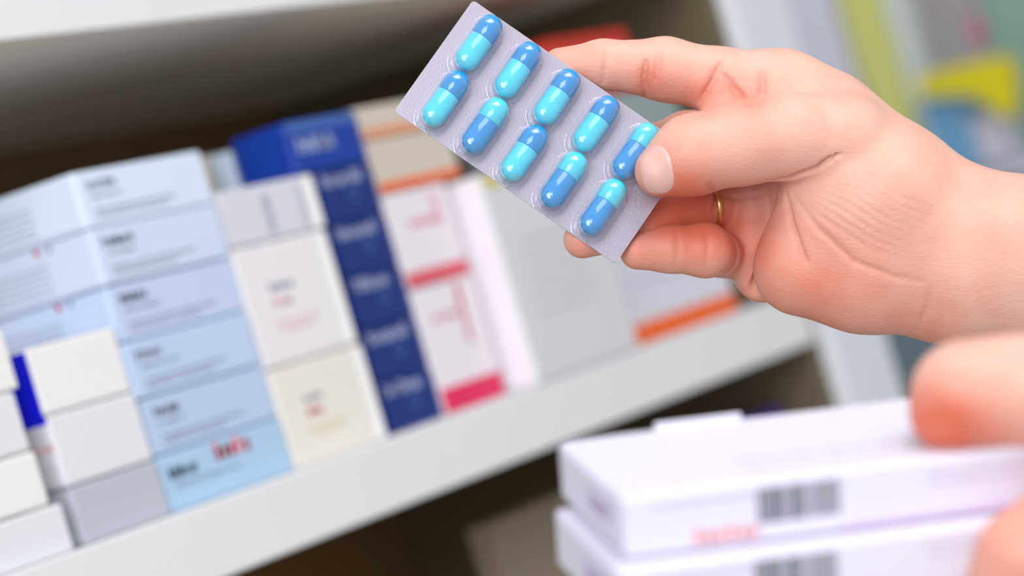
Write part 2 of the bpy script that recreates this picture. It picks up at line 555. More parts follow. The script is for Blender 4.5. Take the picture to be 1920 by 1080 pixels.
rcol('carton', 'tall pale lavender carton on the far rack left of the yellow green one', 'box', 1405, 1552, -30, mat('lavender_card', (216, 216, 232), 0.5), 0.1)
rcol('carton', 'tall yellow green carton standing on the far rack', 'box', 1560, 1642, -30, mat('yellow_green_card', (214, 214, 128), 0.5), 0.1)
rcol('carton', 'narrow white carton right of the tall yellow green one', 'box', 1645, 1680, -30, mat('mint_white_card', (214, 222, 220), 0.5), 0.1)
g = rcol('carton', 'tall grey package with a pink mark, above the yellow bracket', 'box', 1690, 1822, -30, mat('grey_lilac_card', (166, 160, 164), 0.5), 0.08, 0.03)
pm = bmesh.new(); bmesh.ops.create_uvsphere(pm, u_segments=20, v_segments=10, radius=1)
p = at_x(1838, 55, XR + 0.03)
for v in pm.verts: v.co = Vector((v.co.x * 0.003, v.co.y * 0.007, v.co.z * 0.016))
q = bm_obj('pink_print', pm, mat('pink_mark', (206, 120, 136), 0.5), g, True)
q.location = Vector((0.0, p.y + 0.004 - g.location.y, p.z - g.location.z)); 
rcol('carton', 'sea green package at the far right edge of the far rack', 'box', 1826, 1990, -30, mat('sea_green_card', (140, 172, 158), 0.5), 0.08, 0.03)
blu = rcol('bag', 'sky blue package beneath the yellow bracket', 'bag', 1722, 1806, 190, mat('sky_blue_film', (112, 164, 208), 0.4), 0.05, -0.03)
lil = rcol('bag', 'pale lilac package right of the sky blue one, above the wrist', 'bag', 1815, 1880, 222, mat('lilac_film', (202, 200, 216), 0.4), 0.05, -0.03)
far_slab('hook_bracket', 'vivid yellow angled plastic bracket at the upper right', 'bracket',
         [(1718, 146), (1760, 132), (1822, 116), (1878, 106), (1896, 116), (1904, 196), (1893, 226), (1872, 214), (1838, 184), (1806, 176), (1776, 180), (1736, 184), (1722, 176)],
         XR - 0.055, 0.02, mat('yellow_plastic', (222, 208, 10), 0.4, 0.4))


# ------------------------------------------------------------------ hands: signed distance fields turned into one skin each
def smin(a, b, k):
    h = np.maximum(k - np.abs(a - b), 0) / k
    return np.minimum(a, b) - h * h * k * 0.25


def smax(a, b, k):
    return -smin(-a, -b, k)


class Field:
    def __init__(s, D, lo, hi, vox):
        s.D = D; s.S = D * 1000 / FPX; s.vox = vox
        s.lo = np.array(lo, float); n = np.ceil((np.array(hi) - s.lo) / vox).astype(int) + 1
        s.n = n
        s.d = np.full(n, 50.0, np.float32)
        s.ax = [s.lo[i] + np.arange(n[i]) * vox for i in range(3)]

    def P(s, p):      # (px, py, z mm towards the camera) -> local mm
        f = (s.D * 1000 - p[2]) / (s.D * 1000)
        return np.array([(p[0] - 960) * s.S * f, -(p[1] - 540) * s.S * f, p[2]])

    def region(s, a, b, m):
        lo = np.minimum(a, b) - m; hi = np.maximum(a, b) + m
        i0 = np.clip(np.floor((lo - s.lo) / s.vox).astype(int), 0, s.n)
        i1 = np.clip(np.ceil((hi - s.lo) / s.vox).astype(int) + 1, 0, s.n)
        return tuple(slice(i0[i], i1[i]) for i in range(3))

    def cone(s, a, b, r1, r2, sl):
        x = s.ax[0][sl[0]][:, None, None] - a[0]; y = s.ax[1][sl[1]][None, :, None] - a[1]; z = s.ax[2][sl[2]][None, None, :] - a[2]
        ba = b - a; l2 = max(float(ba @ ba), 1e-6); rr = r1 - r2; a2 = max(l2 - rr * rr, 1e-6); il2 = 1 / l2
        yy = x * ba[0] + y * ba[1] + z * ba[2]; zz = yy - l2
        x2 = (x * l2 - ba[0] * yy) ** 2 + (y * l2 - ba[1] * yy) ** 2 + (z * l2 - ba[2] * yy) ** 2
        y2 = yy * yy * l2; z2 = zz * zz * l2
        k = np.sign(rr) * rr * rr * x2
        d = (np.sqrt(x2 * a2 * il2) + yy * rr) * il2 - r1
        c1 = np.sign(zz) * a2 * z2 > k
        c2 = np.sign(yy) * a2 * y2 < k
        d = np.where(c2, np.sqrt(x2 + y2) * il2 - r1, d)
        d = np.where(c1, np.sqrt(x2 + z2) * il2 - r2, d)
        return d.astype(np.float32)

    def chain(s, pts, k_in, k_join, flat=None):
        """tapered chain of (px,py,z,r px) blended into the field"""
        tmp = np.full(s.n, 50.0, np.float32)
        P = [s.P(p) for p in pts]; R = [p[3] * s.S for p in pts]
        if len(P) == 1: P.append(P[0] + 0.01); R.append(R[0])
        for i in range(len(P) - 1):
            sl = s.region(P[i], P[i + 1], max(R[i], R[i + 1]) + max(k_in, k_join) + 3)
            tmp[sl] = smin(tmp[sl], s.cone(P[i], P[i + 1], R[i], R[i + 1], sl), k_in)
        s.d = smin(s.d, tmp, k_join)

    def front(s, px, py):
        """z (mm) of the nearest surface to the camera along this pixel"""
        for z in np.arange(s.ax[2][-1] - 1, s.ax[2][0], -0.25):
            q = s.P((px, py, z))
            if s.val(q) < 0:
                v1 = s.val(q); v0 = s.val(s.P((px, py, z + 0.25)))
                return z + 0.25 * v1 / (v1 - v0)
        return None

    def val(s, q):
        f = (q - s.lo) / s.vox; i = np.floor(f).astype(int)
        if np.any(i < 0) or np.any(i >= s.n - 1): return 50.0
        t = f - i; v = 0.0
        for dx in (0, 1):
            for dy in (0, 1):
                for dz in (0, 1):
                    w = (t[0] if dx else 1 - t[0]) * (t[1] if dy else 1 - t[1]) * (t[2] if dz else 1 - t[2])
                    v += w * float(s.d[i[0] + dx, i[1] + dy, i[2] + dz])
        return v

    def crease(s, pts, r, depth, k=0.9):
        """a groove along pixel points, r px wide, cut where the skin faces the camera"""
        fine = []
        for (a, b) in zip(pts[:-1], pts[1:]):
            for t in np.linspace(0, 1, 6)[:-1]:
                fine.append((a[0] + (b[0] - a[0]) * t, a[1] + (b[1] - a[1]) * t))
        fine.append(pts[-1])
        L = []
        for (x, y) in fine:
            z = s.front(x, y)
            if z is not None: L.append((x, y, z + (r * s.S - depth)))
        s.todo = getattr(s, 'todo', [])
        n = len(L)
        for i in range(n - 1):
            if abs(L[i][2] - L[i + 1][2]) > 4: continue
            a, b = s.P(L[i]), s.P(L[i + 1])
            e0 = 0.35 + 0.65 * math.sin(math.pi * min(1, (i + 0.5) / n) ** 0.8)
            s.todo.append((a, b, r * s.S * e0))

    def groove(s, pts, r):
        s.todo = getattr(s, 'todo', [])
        P = [s.P(p) for p in pts]
        for a, b in zip(P[:-1], P[1:]):
            s.todo.append((a, b, r * s.S))

    def cut(s, k=0.8):
        for a, b, r in getattr(s, 'todo', []):
            sl = s.region(a, b, r + 2.5)
            c = s.cone(a, b, r, r, sl)
            s.d[sl] = smax(s.d[sl], -c, k)
        s.todo = []

    def nets(s):
        d = s.d; n = s.n
        for ax in range(3):
            e = [slice(None)] * 3
            for side in (0, -1):
                e[ax] = side; d[tuple(e)] = np.maximum(d[tuple(e)], 0.4)
        ins = d < 0
        c = [ins[dx:n[0] - 1 + dx, dy:n[1] - 1 + dy, dz:n[2] - 1 + dz] for dx in (0, 1) for dy in (0, 1) for dz in (0, 1)]
        sm = sum(x.astype(np.int8) for x in c)
        act = (sm > 0) & (sm < 8)
        idx = np.argwhere(act)
        ids = np.full(act.shape, -1, np.int32); ids[act] = np.arange(len(idx))
        acc = np.zeros((len(idx), 3)); cnt = np.zeros(len(idx))
        cor = [(x, y, z) for x in (0, 1) for y in (0, 1) for z in (0, 1)]
        vals = {q: d[idx[:, 0] + q[0], idx[:, 1] + q[1], idx[:, 2] + q[2]] for q in cor}
        for a in cor:
            for ax in range(3):
                if a[ax] == 0:
                    b = list(a); b[ax] = 1; b = tuple(b)
                    va, vb = vals[a], vals[b]
                    m = (va < 0) != (vb < 0)
                    t = np.where(m, va / np.where(m, va - vb, 1), 0)
                    pos = np.array(a, float)[None, :] + t[:, None] * (np.array(b) - np.array(a))[None, :]
                    acc += pos * m[:, None]; cnt += m
        V = (acc / cnt[:, None] + idx) * s.vox + s.lo
        F = []
        for ax in range(3):
            o1, o2 = (ax + 1) % 3, (ax + 2) % 3
            sl0 = [slice(None)] * 3; sl1 = [slice(None)] * 3
            sl0[ax] = slice(0, -1); sl1[ax] = slice(1, None)
            ch = ins[tuple(sl0)] != ins[tuple(sl1)]
            e = np.argwhere(ch)
            e = e[(e[:, o1] > 0) & (e[:, o2] > 0) & (e[:, o1] < n[o1] - 1) & (e[:, o2] < n[o2] - 1)]
            first = ins[tuple(e.T)]
            def cid(da, db):
                q = e.copy(); q[:, o1] -= da; q[:, o2] -= db
                return ids[tuple(q.T)]
            f = np.stack([cid(0, 0), cid(1, 0), cid(1, 1), cid(0, 1)], 1)
            f = np.where(first[:, None], f, f[:, ::-1])
            f = f[(f >= 0).all(1)]
            F.append(f)
        return V, np.concatenate(F)


def skin_material(name, dark=1.0):
    m = bpy.data.materials.new(name); m.use_nodes = True
    nt = m.node_tree; b = nt.nodes['Principled BSDF']
    at = nt.nodes.new('ShaderNodeAttribute'); at.attribute_name = 'flush_shade'
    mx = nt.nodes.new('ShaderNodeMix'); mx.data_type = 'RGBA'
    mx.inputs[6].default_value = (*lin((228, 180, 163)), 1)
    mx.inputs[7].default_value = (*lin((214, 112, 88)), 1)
    nz = nt.nodes.new('ShaderNodeTexNoise'); nz.inputs['Scale'].default_value = 90; nz.inputs['Detail'].default_value = 5
    tc = nt.nodes.new('ShaderNodeTexCoord')
    nt.links.new(tc.outputs['Object'], nz.inputs['Vector'])
    mt = nt.nodes.new('ShaderNodeMath'); mt.operation = 'MULTIPLY_ADD'
    mt.inputs[1].default_value = 0.5; mt.inputs[2].default_value = -0.25
    nt.links.new(nz.outputs['Fac'], mt.inputs[0])
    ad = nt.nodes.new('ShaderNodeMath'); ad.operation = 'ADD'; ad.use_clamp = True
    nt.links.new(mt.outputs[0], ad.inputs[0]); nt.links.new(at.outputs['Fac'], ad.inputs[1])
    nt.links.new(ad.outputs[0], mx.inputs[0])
    nt.links.new(mx.outputs[2], b.inputs['Base Color'])
    b.inputs['Roughness'].default_value = 0.48
    b.inputs['Specular IOR Level'].default_value = 0.3
    b.inputs['Subsurface Weight'].default_value = 0.35
    b.inputs['Subsurface Radius'].default_value = (0.0026, 0.0009, 0.0005)
    b.inputs['Subsurface Scale'].default_value = 1.0
    # fine skin lines
    vo = nt.nodes.new('ShaderNodeTexVoronoi'); vo.inputs['Scale'].default_value = 1100
    n2 = nt.nodes.new('ShaderNodeTexNoise'); n2.inputs['Scale'].default_value = 420; n2.inputs['Detail'].default_value = 3
    mp = nt.nodes.new('ShaderNodeMapping'); mp.inputs['Scale'].default_value = (0.5, 1.0, 1.0)
    nt.links.new(tc.outputs['Object'], mp.inputs['Vector'])
    nt.links.new(mp.outputs[0], vo.inputs['Vector']); nt.links.new(mp.outputs[0], n2.inputs['Vector'])
    a2 = nt.nodes.new('ShaderNodeMath'); a2.operation = 'ADD'
    nt.links.new(vo.outputs['Distance'], a2.inputs[0]); nt.links.new(n2.outputs['Fac'], a2.inputs[1])
    bp = nt.nodes.new('ShaderNodeBump'); bp.inputs['Strength'].default_value = 0.25; bp.inputs['Distance'].default_value = 0.0003
    nt.links.new(a2.outputs[0], bp.inputs['Height']); nt.links.new(bp.outputs['Normal'], b.inputs['Normal'])
    return m


SKIN = skin_material('skin')
NAIL = mat('fingernail', (222, 174, 166), 0.36, 0.5)
GOLD = mat('gold', (226, 190, 128), 0.25, 0.5, metal=0.9)


def hand_object(name, F, flush_shade, base=0.15):
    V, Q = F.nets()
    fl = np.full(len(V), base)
    for (px, py, r, w) in flush_shade:
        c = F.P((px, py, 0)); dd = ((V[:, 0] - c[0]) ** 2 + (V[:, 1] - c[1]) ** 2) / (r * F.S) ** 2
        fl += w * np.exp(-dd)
    me = bpy.data.meshes.new(name)
    Vm = V / 1000.0
    me.from_pydata(Vm.tolist(), [], Q.tolist()); me.update()
    a = me.attributes.new('flush_shade', 'FLOAT', 'POINT'); a.data.foreach_set('value', np.clip(fl, 0, 1).astype(np.float32))
    o = link(name, me, SKIN, None, True)
    o.matrix_world = CM @ Matrix.Translation((0, 0, -F.D))
    sm = o.modifiers.new('soften', 'SMOOTH'); sm.factor = 0.5; sm.iterations = 2
    return o


def nail(F, parent, outline_c, ax, ay, ang, lift=0.35):
    """nail plate laid on the skin: superellipse in pixels around outline_c"""
    bm = bmesh.new(); N, M = 28, 8
    rows = []
    for j in range(M + 1):
        rr = j / M; row = []
        for i in range(N):
            t = 2 * math.pi * i / N
            cx = math.copysign(abs(math.cos(t)) ** 0.75, math.cos(t)) * ax * rr; cy = math.copysign(abs(math.sin(t)) ** 0.75, math.sin(t)) * ay * rr
            x = outline_c[0] + cx * math.cos(ang) - cy * math.sin(ang); y = outline_c[1] + cx * math.sin(ang) + cy * math.cos(ang)
            z = F.front(x, y)
            row.append((x, y, z))
            if j == 0: break
        rows.append(row)
    zm = min(p[2] for r in rows for p in r if p[2] is not None)
    def mk(p, e):
        q = F.P((p[0], p[1], (p[2] if p[2] is not None else zm) + e)) / 1000.0
        return bm.verts.new(Vector(q))
    vr = []
    for j, row in enumerate(rows):
        e = lift if j < M else lift - 0.35
        vr.append([mk(p, e) for p in row])
    for i in range(N):
        bm.faces.new((vr[0][0], vr[1][i], vr[1][(i + 1) % N]))
    for j in range(1, M):
        for i in range(N):
            bm.faces.new((vr[j][i], vr[j + 1][i], vr[j + 1][(i + 1) % N], vr[j][(i + 1) % N]))
    return bm_obj('thumbnail', bm, NAIL, parent, True)


# ---- the hand that holds the blister pack
S1 = 0.93 * 1000 / FPX
F = Field(0.93, ((1000 - 960) * S1, -(760 - 540) * S1, -62), ((3150 - 960) * S1, -(40 - 540) * S1, 30), 0.8)
# wrist and forearm
F.chain([(1840, 425, -12, 82), (1930, 432, -14, 92), (2400, 400, -16, 104), (3020, 400, -18, 125)], 6, 8)
F.chain([(1800, 535, -14, 104), (1920, 545, -14, 94), (2400, 580, -16, 110), (3020, 590, -18, 130)], 6, 14)
F.chain([(1850, 480, -14, 100), (2400, 490, -16, 130), (3020, 495, -18, 160)], 6, 14)
# heel of the hand (little finger side) and hollow of the palm
F.chain([(1502, 503, -11, 91), (1620, 512, -10, 108), (1780, 530, -12, 108)], 6, 10)
F.chain([(1552, 402, -11, 96), (1650, 440, -16, 108), (1800, 480, -14, 96)], 6, 12)
F.chain([(1460, 300, -34, 86), (1560, 400, -26, 90)], 6, 8)
# back of the hand up to the index knuckle
F.chain([(1460, 185, -22, 90), (1540, 238, -18, 104), (1700, 335, -14, 84), (1850, 428, -12, 78)], 6, 12)
# ball of the thumb
F.chain([(1590, 300, -5, 86), (1650, 362, -3, 100), (1740, 440, -9, 84), (1840, 470, -14, 84)], 6, 16)
# bases of the curled fingers
F.chain([(1412, 380, -30, 62), (1410, 460, -30, 60), (1432, 512, -27, 58)], 5, 3)
# index finger
F.chain([(1470, 185, -20, 90), (1350, 152, -17, 62), (1248, 130, -15, 59), (1130, 121, -12.5, 45), (1050, 124, -11, 35)], 3, 5)
# middle finger, behind the pack
F.chain([(1430, 260, -40, 60), (1290, 262, -42, 54), (1170, 300, -26, 49), (1085, 340, -10.5, 41)], 3, 2.5)
# ring finger with the ring, tip peeping out below the pack
F.chain([(1400, 380, -34, 52), (1300, 390, -23, 48), (1190, 420, -12, 45), (1092, 449, -3.2, 36)], 3, 1.0)
# little finger folded in front
F.chain([(1385, 486, -36, 40), (1322, 469, -8, 50), (1255, 467, -6.2, 43), (1196, 471, -4.6, 35)], 2.5, 0.7)
# thumb over the pack
F.chain([(1760, 385, -14, 60), (1660, 318, -8, 76), (1580, 266, -3, 88), (1480, 256, 3, 78), (1390, 268, 6, 75), (1300, 290, 8.0, 72), (1238, 321, 9.0, 48)], 4, 2.0)
# web between thumb and index finger
F.chain([(1390, 225, -12, 40), (1335, 232, -8, 26)], 4, 8)

F.crease([(1446, 338), (1482, 332), (1530, 314), (1575, 282)], 6.5, 2.1)
F.groove([(1448, 342, -13), (1452, 370, -15), (1452, 410, -17), (1443, 460, -18), (1425, 515, -19), (1402, 566, -21)], 12)
F.groove([(1330, 413, -10), (1362, 430, -12), (1379, 470, -13), (1366, 520, -14)], 9)
F.groove([(1460, 340, -8), (1400, 352, -10), (1330, 366, -8)], 8)
F.crease([(1474, 362), (1486, 420), (1512, 490)], 5, 1.4)
F.crease([(1482, 360), (1530, 425), (1600, 490), (1680, 520), (1735, 530)], 5, 0.55)
F.crease([(1742, 540), (1738, 580), (1718, 622)], 4, 0.6)
F.crease([(1136, 95), (1136, 125), (1130, 158)], 3.5, 0.6)
F.crease([(1236, 90), (1234, 120), (1228, 150)], 4, 0.8)
F.crease([(1212, 112), (1208, 145), (1210, 182)], 4.5, 1.4)
F.crease([(1352, 118), (1338, 150), (1312, 190)], 5.5, 1.5)
F.crease([(1356, 140), (1380, 172), (1408, 198)], 7, 1.6)
F.crease([(1428, 130), (1430, 165), (1427, 198)], 4.5, 1.0)
F.crease([(1268, 428), (1272, 465), (1266, 505)], 4, 0.45)
F.crease([(1322, 424), (1328, 465), (1322, 510)], 4, 0.45)
F.crease([(1350, 365), (1385, 372), (1435, 364)], 4, 0.7)
F.crease([(1330, 345), (1345, 370), (1338, 395)], 5, 1.0)
for k in range(1, 9):
    ox, oy = 10 * k, -13 * k
    F.crease([(1500 + ox, 392 + oy * 0.6), (1545 + ox, 430 + oy), (1612 + ox, 474 + oy), (1680 + ox, 500 + oy)], 2.6, 0.17)
F.cut()
hand = hand_object('hand', F, [(1080, 110, 80, .2), (1220, 150, 40, .55), (1310, 180, 50, .5), (1400, 190, 40, .4), (1270, 395, 80, .85), (1390, 430, 70, .65),  # real redness, plus reddish shade painted into the recess under the thumb
                               (1200, 480, 45, .35), (1300, 470, 60, .25), (1085, 470, 40, .4), (1520, 590, 130, .22), (1740, 620, 60, .35), (1280, 350, 70, .25), (1600, 560, 120, .2), (1480, 520, 90, .25), (1650, 470, 90, .12)] + [(x_, y_, 14, .08) for x_, y_ in ((1450, 340), (1470, 335), (1490, 329), (1510, 322), (1530, 313), (1550, 300), (1453, 360), (1456, 380), (1456, 400), (1454, 420), (1449, 440), (1444, 460), (1437, 480), (1430, 500), (1421, 520), (1412, 540), (1404, 556), (1476, 375), (1483, 400), (1490, 425), (1500, 450), (1510, 480), (1210, 130), (1209, 150), (1211, 170), (1235, 110), (1232, 130), (1229, 150), (1370, 165), (1385, 180), (1400, 194), (1428, 150), (1428, 175), (1428, 195), (1335, 160), (1322, 180))], 0.10)  # small spots add painted shade to the skin's redness along the creases
tag(hand, 'right hand holding up the capsule pack between thumb and fingers, thin ring on', 'hand')
nail(F, hand, (1231, 319), 31, 48, math.radians(-12), 0.30)

# gold ring on the ring finger
c0 = F.P((1322, 388, -25.4)); dr = F.P((1300, 390, -23)) - F.P((1400, 380, -34))
dr = Vector(dr).normalized()
bm = bmesh.new()
R0, rt = 50.5 * S1 / 1000, 0.0011
q = dr.to_track_quat('Z', 'Y').to_matrix()
ringv = []
for i in range(48):
    t = 2 * math.pi * i / 48; row = []
    for j in range(10):
        s_ = 2 * math.pi * j / 10
        v = Vector(((R0 + rt * 0.7 * math.cos(s_)) * math.cos(t), (R0 + rt * 0.7 * math.cos(s_)) * math.sin(t), rt * math.sin(s_)))
        row.append(bm.verts.new(Vector(c0) / 1000 + q @ v))
    ringv.append(row)
for i in range(48):
    for j in range(10):
        bm.faces.new((ringv[i][j], ringv[(i + 1) % 48][j], ringv[(i + 1) % 48][(j + 1) % 10], ringv[i][(j + 1) % 10]))
r_ = bm_obj('finger_ring', bm, GOLD, hand, True)
r_['label'] = 'thin gold finger ring'

# ------------------------------------------------------------------ the blister pack
e1 = Vector((math.cos(math.radians(34.6)), -math.sin(math.radians(34.6)), 0))       # long side, towards lower right
e2 = Vector((0.50, 0.866, 0)); e2 = (e2 - e1 * e2.dot(e1)).normalized()         # short side, towards the top
nrm = Vector((0, 0, 1))
tilt = Matrix.Rotation(math.radians(-12), 3, e1)                                # top leans away
e2t = tilt @ e2; nt_ = tilt @ nrm
if e2t.z > 0:
    tilt = Matrix.Rotation(math.radians(12), 3, e1); e2t = tilt @ e2; nt_ = tilt @ nrm
if nt_.z < 0: nt_ = -nt_
org = Vector(((1020 - 960) * S1 / 1000, -(246 - 540) * S1 / 1000, -FOCUS))
BM = CM @ Matrix(((e1.x, e2t.x, nt_.x, org.x), (e1.y, e2t.y, nt_.y, org.y), (e1.z, e2t.z, nt_.z, org.z), (0, 0, 0, 1)))
LW, LH = 502 * S1 / 1000, 264 * S1 / 1000        # 83 x 42 mm

pack = empty('blister_pack'); pack.matrix_world = BM
tag(pack, 'clear and silver blister pack of two toned blue capsules held up in the hand', 'blister pack')


def rounded_sheet(bm, w, h, r, z0, z1):
    pts = []
    for cx, cy, a0 in ((w / 2 - r, h / 2 - r, 0), (-w / 2 + r, h / 2 - r, 90), (-w / 2 + r, -h / 2 + r, 180), (w / 2 - r, -h / 2 + r, 270)):
        for k in range(7):
            a = math.radians(a0 + 15 * k); pts.append((cx + r * math.cos(a), cy + r * math.sin(a)))
    a = [bm.verts.new((x, y, z0)) for x, y in pts]; b = [bm.verts.new((x, y, z1)) for x, y in pts]
    bm.faces.new(a[::-1]); bm.faces.new(b)
    for i in range(len(pts)):
        bm.faces.new((a[i], a[(i + 1) % len(pts)], b[(i + 1) % len(pts)], b[i]))


foil = bpy.data.materials.new('foil_lilac'); foil.use_nodes = True
nt = foil.node_tree; b = nt.nodes['Principled BSDF']
b.inputs['Base Color'].default_value = (*lin((200, 188, 202)), 1); b.inputs['Metallic'].default_value = 0.55; b.inputs['Roughness'].default_value = 0.33
vo = nt.nodes.new('ShaderNodeTexVoronoi'); vo.inputs['Scale'].default_value = 1500
tc = nt.nodes.new('ShaderNodeTexCoord'); nt.links.new(tc.outputs['Object'], vo.inputs['Vector'])
bp = nt.nodes.new('ShaderNodeBump'); bp.inputs['Strength'].default_value = 0.3; bp.inputs['Distance'].default_value = 0.0001
nt.links.new(vo.outputs['Distance'], bp.inputs['Height']); nt.links.new(bp.outputs['Normal'], b.inputs['Normal'])

clear = bpy.data.materials.new('clear_plastic'); clear.use_nodes = True
nt = clear.node_tree; nt.nodes.remove(nt.nodes['Principled BSDF'])
out = nt.nodes['Material Output']
tr = nt.nodes.new('ShaderNodeBsdfTransparent'); tr.inputs[0].default_value = (0.97, 0.975, 0.99, 1)
gl = nt.nodes.new('ShaderNodeBsdfGlossy'); gl.inputs['Roughness'].default_value = 0.12
df = nt.nodes.new('ShaderNodeBsdfDiffuse'); df.inputs[0].default_value = (*lin((225, 228, 245)), 1)
m0 = nt.nodes.new('ShaderNodeMixShader'); m0.inputs[0].default_value = 0.10
nt.links.new(tr.outputs[0], m0.inputs[1]); nt.links.new(df.outputs[0], m0.inputs[2])
m1 = nt.nodes.new('ShaderNodeMixShader')
lw_ = nt.nodes.new('ShaderNodeLayerWeight'); lw_.inputs['Blend'].default_value = 0.32
pw = nt.nodes.new('ShaderNodeMath'); pw.operation = 'POWER'; pw.inputs[1].default_value = 2.2
nt.links.new(lw_.outputs['Facing'], pw.inputs[0])
ma = nt.nodes.new('ShaderNodeMath'); ma.operation = 'MULTIPLY_ADD'; ma.inputs[1].default_value = 0.40; ma.inputs[2].default_value = 0.09
nt.links.new(pw.outputs[0], ma.inputs[0]); nt.links.new(ma.outputs[0], m1.inputs[0])
md = nt.nodes.new('ShaderNodeMath'); md.operation = 'MULTIPLY_ADD'; md.inputs[1].default_value = 0.85; md.inputs[2].default_value = 0.05
nt.links.new(pw.outputs[0], md.inputs[0]); nt.links.new(md.outputs[0], m0.inputs[0])
nt.links.new(m0.outputs[0], m1.inputs[1]); nt.links.new(gl.outputs[0], m1.inputs[2]); nt.links.new(m1.outputs[0], out.inputs['Surface'])

bm = bmesh.new(); rounded_sheet(bm, LW, LH, 0.0012, -0.0006, -0.0002)
bm_obj('foil_backing', bm, foil, pack)

# capsule centres in the pack's plane
pitch = 89.0 * S1 / 1000
CL, CR = 0.0202, 0.0041                       # capsule length and radius
rowgap = 0.0208
cdir = math.radians(0)
centres = []
for i in range(5):
    for j in (1, -1):
        u = (i - 2) * pitch - 0.0008 * j - 0.0019; v = j * rowgap / 2
        centres.append((i, j, u, v))

# plastic: flat sheet with raised pockets as one height surface
PR, PL = 0.0052, 0.0212                        # pocket radius and length
nx, ny = 240, 122
bm = bmesh.new(); grid = []
PH = 0.0086
for a in range(nx + 1):
    col = []
    for c in range(ny + 1):
        x = -LW / 2 + LW * a / nx; y = -LH / 2 + LH * c / ny
        z = 0.0
        for (i, j, u, v) in centres:
            dx = x - u; dy = max(abs(y - (v - 0.0008)) - (PL / 2 - PR + 0.0004), 0)
            dd = math.hypot(dx, dy) / PR
            if dd < 1.0:
                z = max(z, PH * (1 - dd ** 3.2) ** 0.55)
        # soft rounded corners
        ax_, ay_ = abs(x) - (LW / 2 - 0.0012), abs(y) - (LH / 2 - 0.0012)
        if ax_ > 0 and ay_ > 0:
            l = math.hypot(ax_, ay_)
            if l > 0.0012:
                f = 0.0012 / l
                x = math.copysign(LW / 2 - 0.0012 + ax_ * f, x); y = math.copysign(LH / 2 - 0.0012 + ay_ * f, y)
        col.append(bm.verts.new((x, y, z)))
    grid.append(col)
for a in range(nx):
    for c in range(ny):
        bm.faces.new((grid[a][c], grid[a + 1][c], grid[a + 1][c + 1], grid[a][c + 1]))
bm_obj('pocket_sheet', bm, clear, pack, True)


def cap_mat(name, rgb):
    m = mat(name, rgb, 0.16, 0.6)
    b = m.node_tree.nodes['Principled BSDF']
    b.inputs['Coat Weight'].default_value = 0.6
    b.inputs['Coat Roughness'].default_value = 0.06
    return m


DK = cap_mat('capsule_azure', (0, 146, 216)); LT = cap_mat('capsule_cyan', (70, 216, 240))


def lathe(prof, seg=28):
    bm = bmesh.new(); rows = []
    for (y, r) in prof:
        if r < 1e-6: rows.append([bm.verts.new((0, y, 0))])
        else: rows.append([bm.verts.new((r * math.cos(2 * math.pi * k / seg), y, r * math.sin(2 * math.pi * k / seg))) for k in range(seg)])
    for r0, r1 in zip(rows[:-1], rows[1:]):
        for k in range(seg):
            if len(r0) == 1 and len(r1) > 1: bm.faces.new((r0[0], r1[k], r1[(k + 1) % seg]))
            elif len(r1) == 1 and len(r0) > 1: bm.faces.new((r0[k], r1[0], r0[(k + 1) % seg]))
            elif len(r0) > 1: bm.faces.new((r0[k], r1[k], r1[(k + 1) % seg], r0[(k + 1) % seg]))
    return bm


def half(r, yend, ysplit, lip):
    """closed half capsule from its domed end at yend to ysplit"""
    sgn = 1 if yend > ysplit else -1
    prof = [(yend, 0)]
    for k in range(1, 10):
        a = math.radians(10 * k); prof.append((yend - sgn * r * (1 - math.cos(a)), r * math.sin(a)))
    prof.append((ysplit + sgn * 0.0002, r)); prof.append((ysplit, r - 0.0002)); prof.append((ysplit, 0))
    return lathe(prof)


meshes = {}
ys = CL * 0.08
for nm, rr, yend in (('upper', CR, CL / 2), ('lower', CR - 0.00015, -CL / 2)):
    bm = half(rr, yend, ys, 0.0)
    bmesh.ops.recalc_face_normals(bm, faces=bm.faces)
    me = bpy.data.meshes.new('capsule_' + nm); bm.to_mesh(me); bm.free()
    me.polygons.foreach_set('use_smooth', [True] * len(me.polygons))
    meshes[nm] = me
mm = {}
for nm in meshes:
    for cname, cmt in (('dark', DK), ('light', LT)):
        c = meshes[nm].copy(); c.materials.append(cmt); mm[nm, cname] = c
darktop = {(0, 1): 1, (0, -1): 1, (1, 1): 1, (1, -1): 0, (2, 1): 1, (2, -1): 1, (3, 1): 1, (3, -1): 0, (4, 1): 0, (4, -1): 0}
ordn = ['leftmost', 'second', 'middle', 'fourth', 'rightmost']
for (i, j, u, v) in centres:
    root = empty('capsule')
    root.matrix_world = BM @ Matrix.Translation((u, v, CR + 0.0001))
    dt = darktop[i, j]
    tag(root, '%s capsule from the left in the %s row of the pack, %s end up' % (ordn[i], 'upper' if j == 1 else 'lower', 'azure' if dt else 'cyan')
        if i not in (0, 4) else '%s capsule in the %s row of the pack, %s end up' % (ordn[i], 'upper' if j == 1 else 'lower', 'azure' if dt else 'cyan'),
        'capsule', 'blue capsules in the blister pack')
    a = bpy.data.objects.new('capsule_cap', mm['upper', 'dark' if dt else 'light']); COL.objects.link(a); a.parent = root
    b = bpy.data.objects.new('capsule_body', mm['lower', 'light' if dt else 'dark']); COL.objects.link(b); b.parent = root
    a['label'] = ('azure' if dt else 'cyan') + ' end'; b['label'] = ('cyan' if dt else 'azure') + ' end'

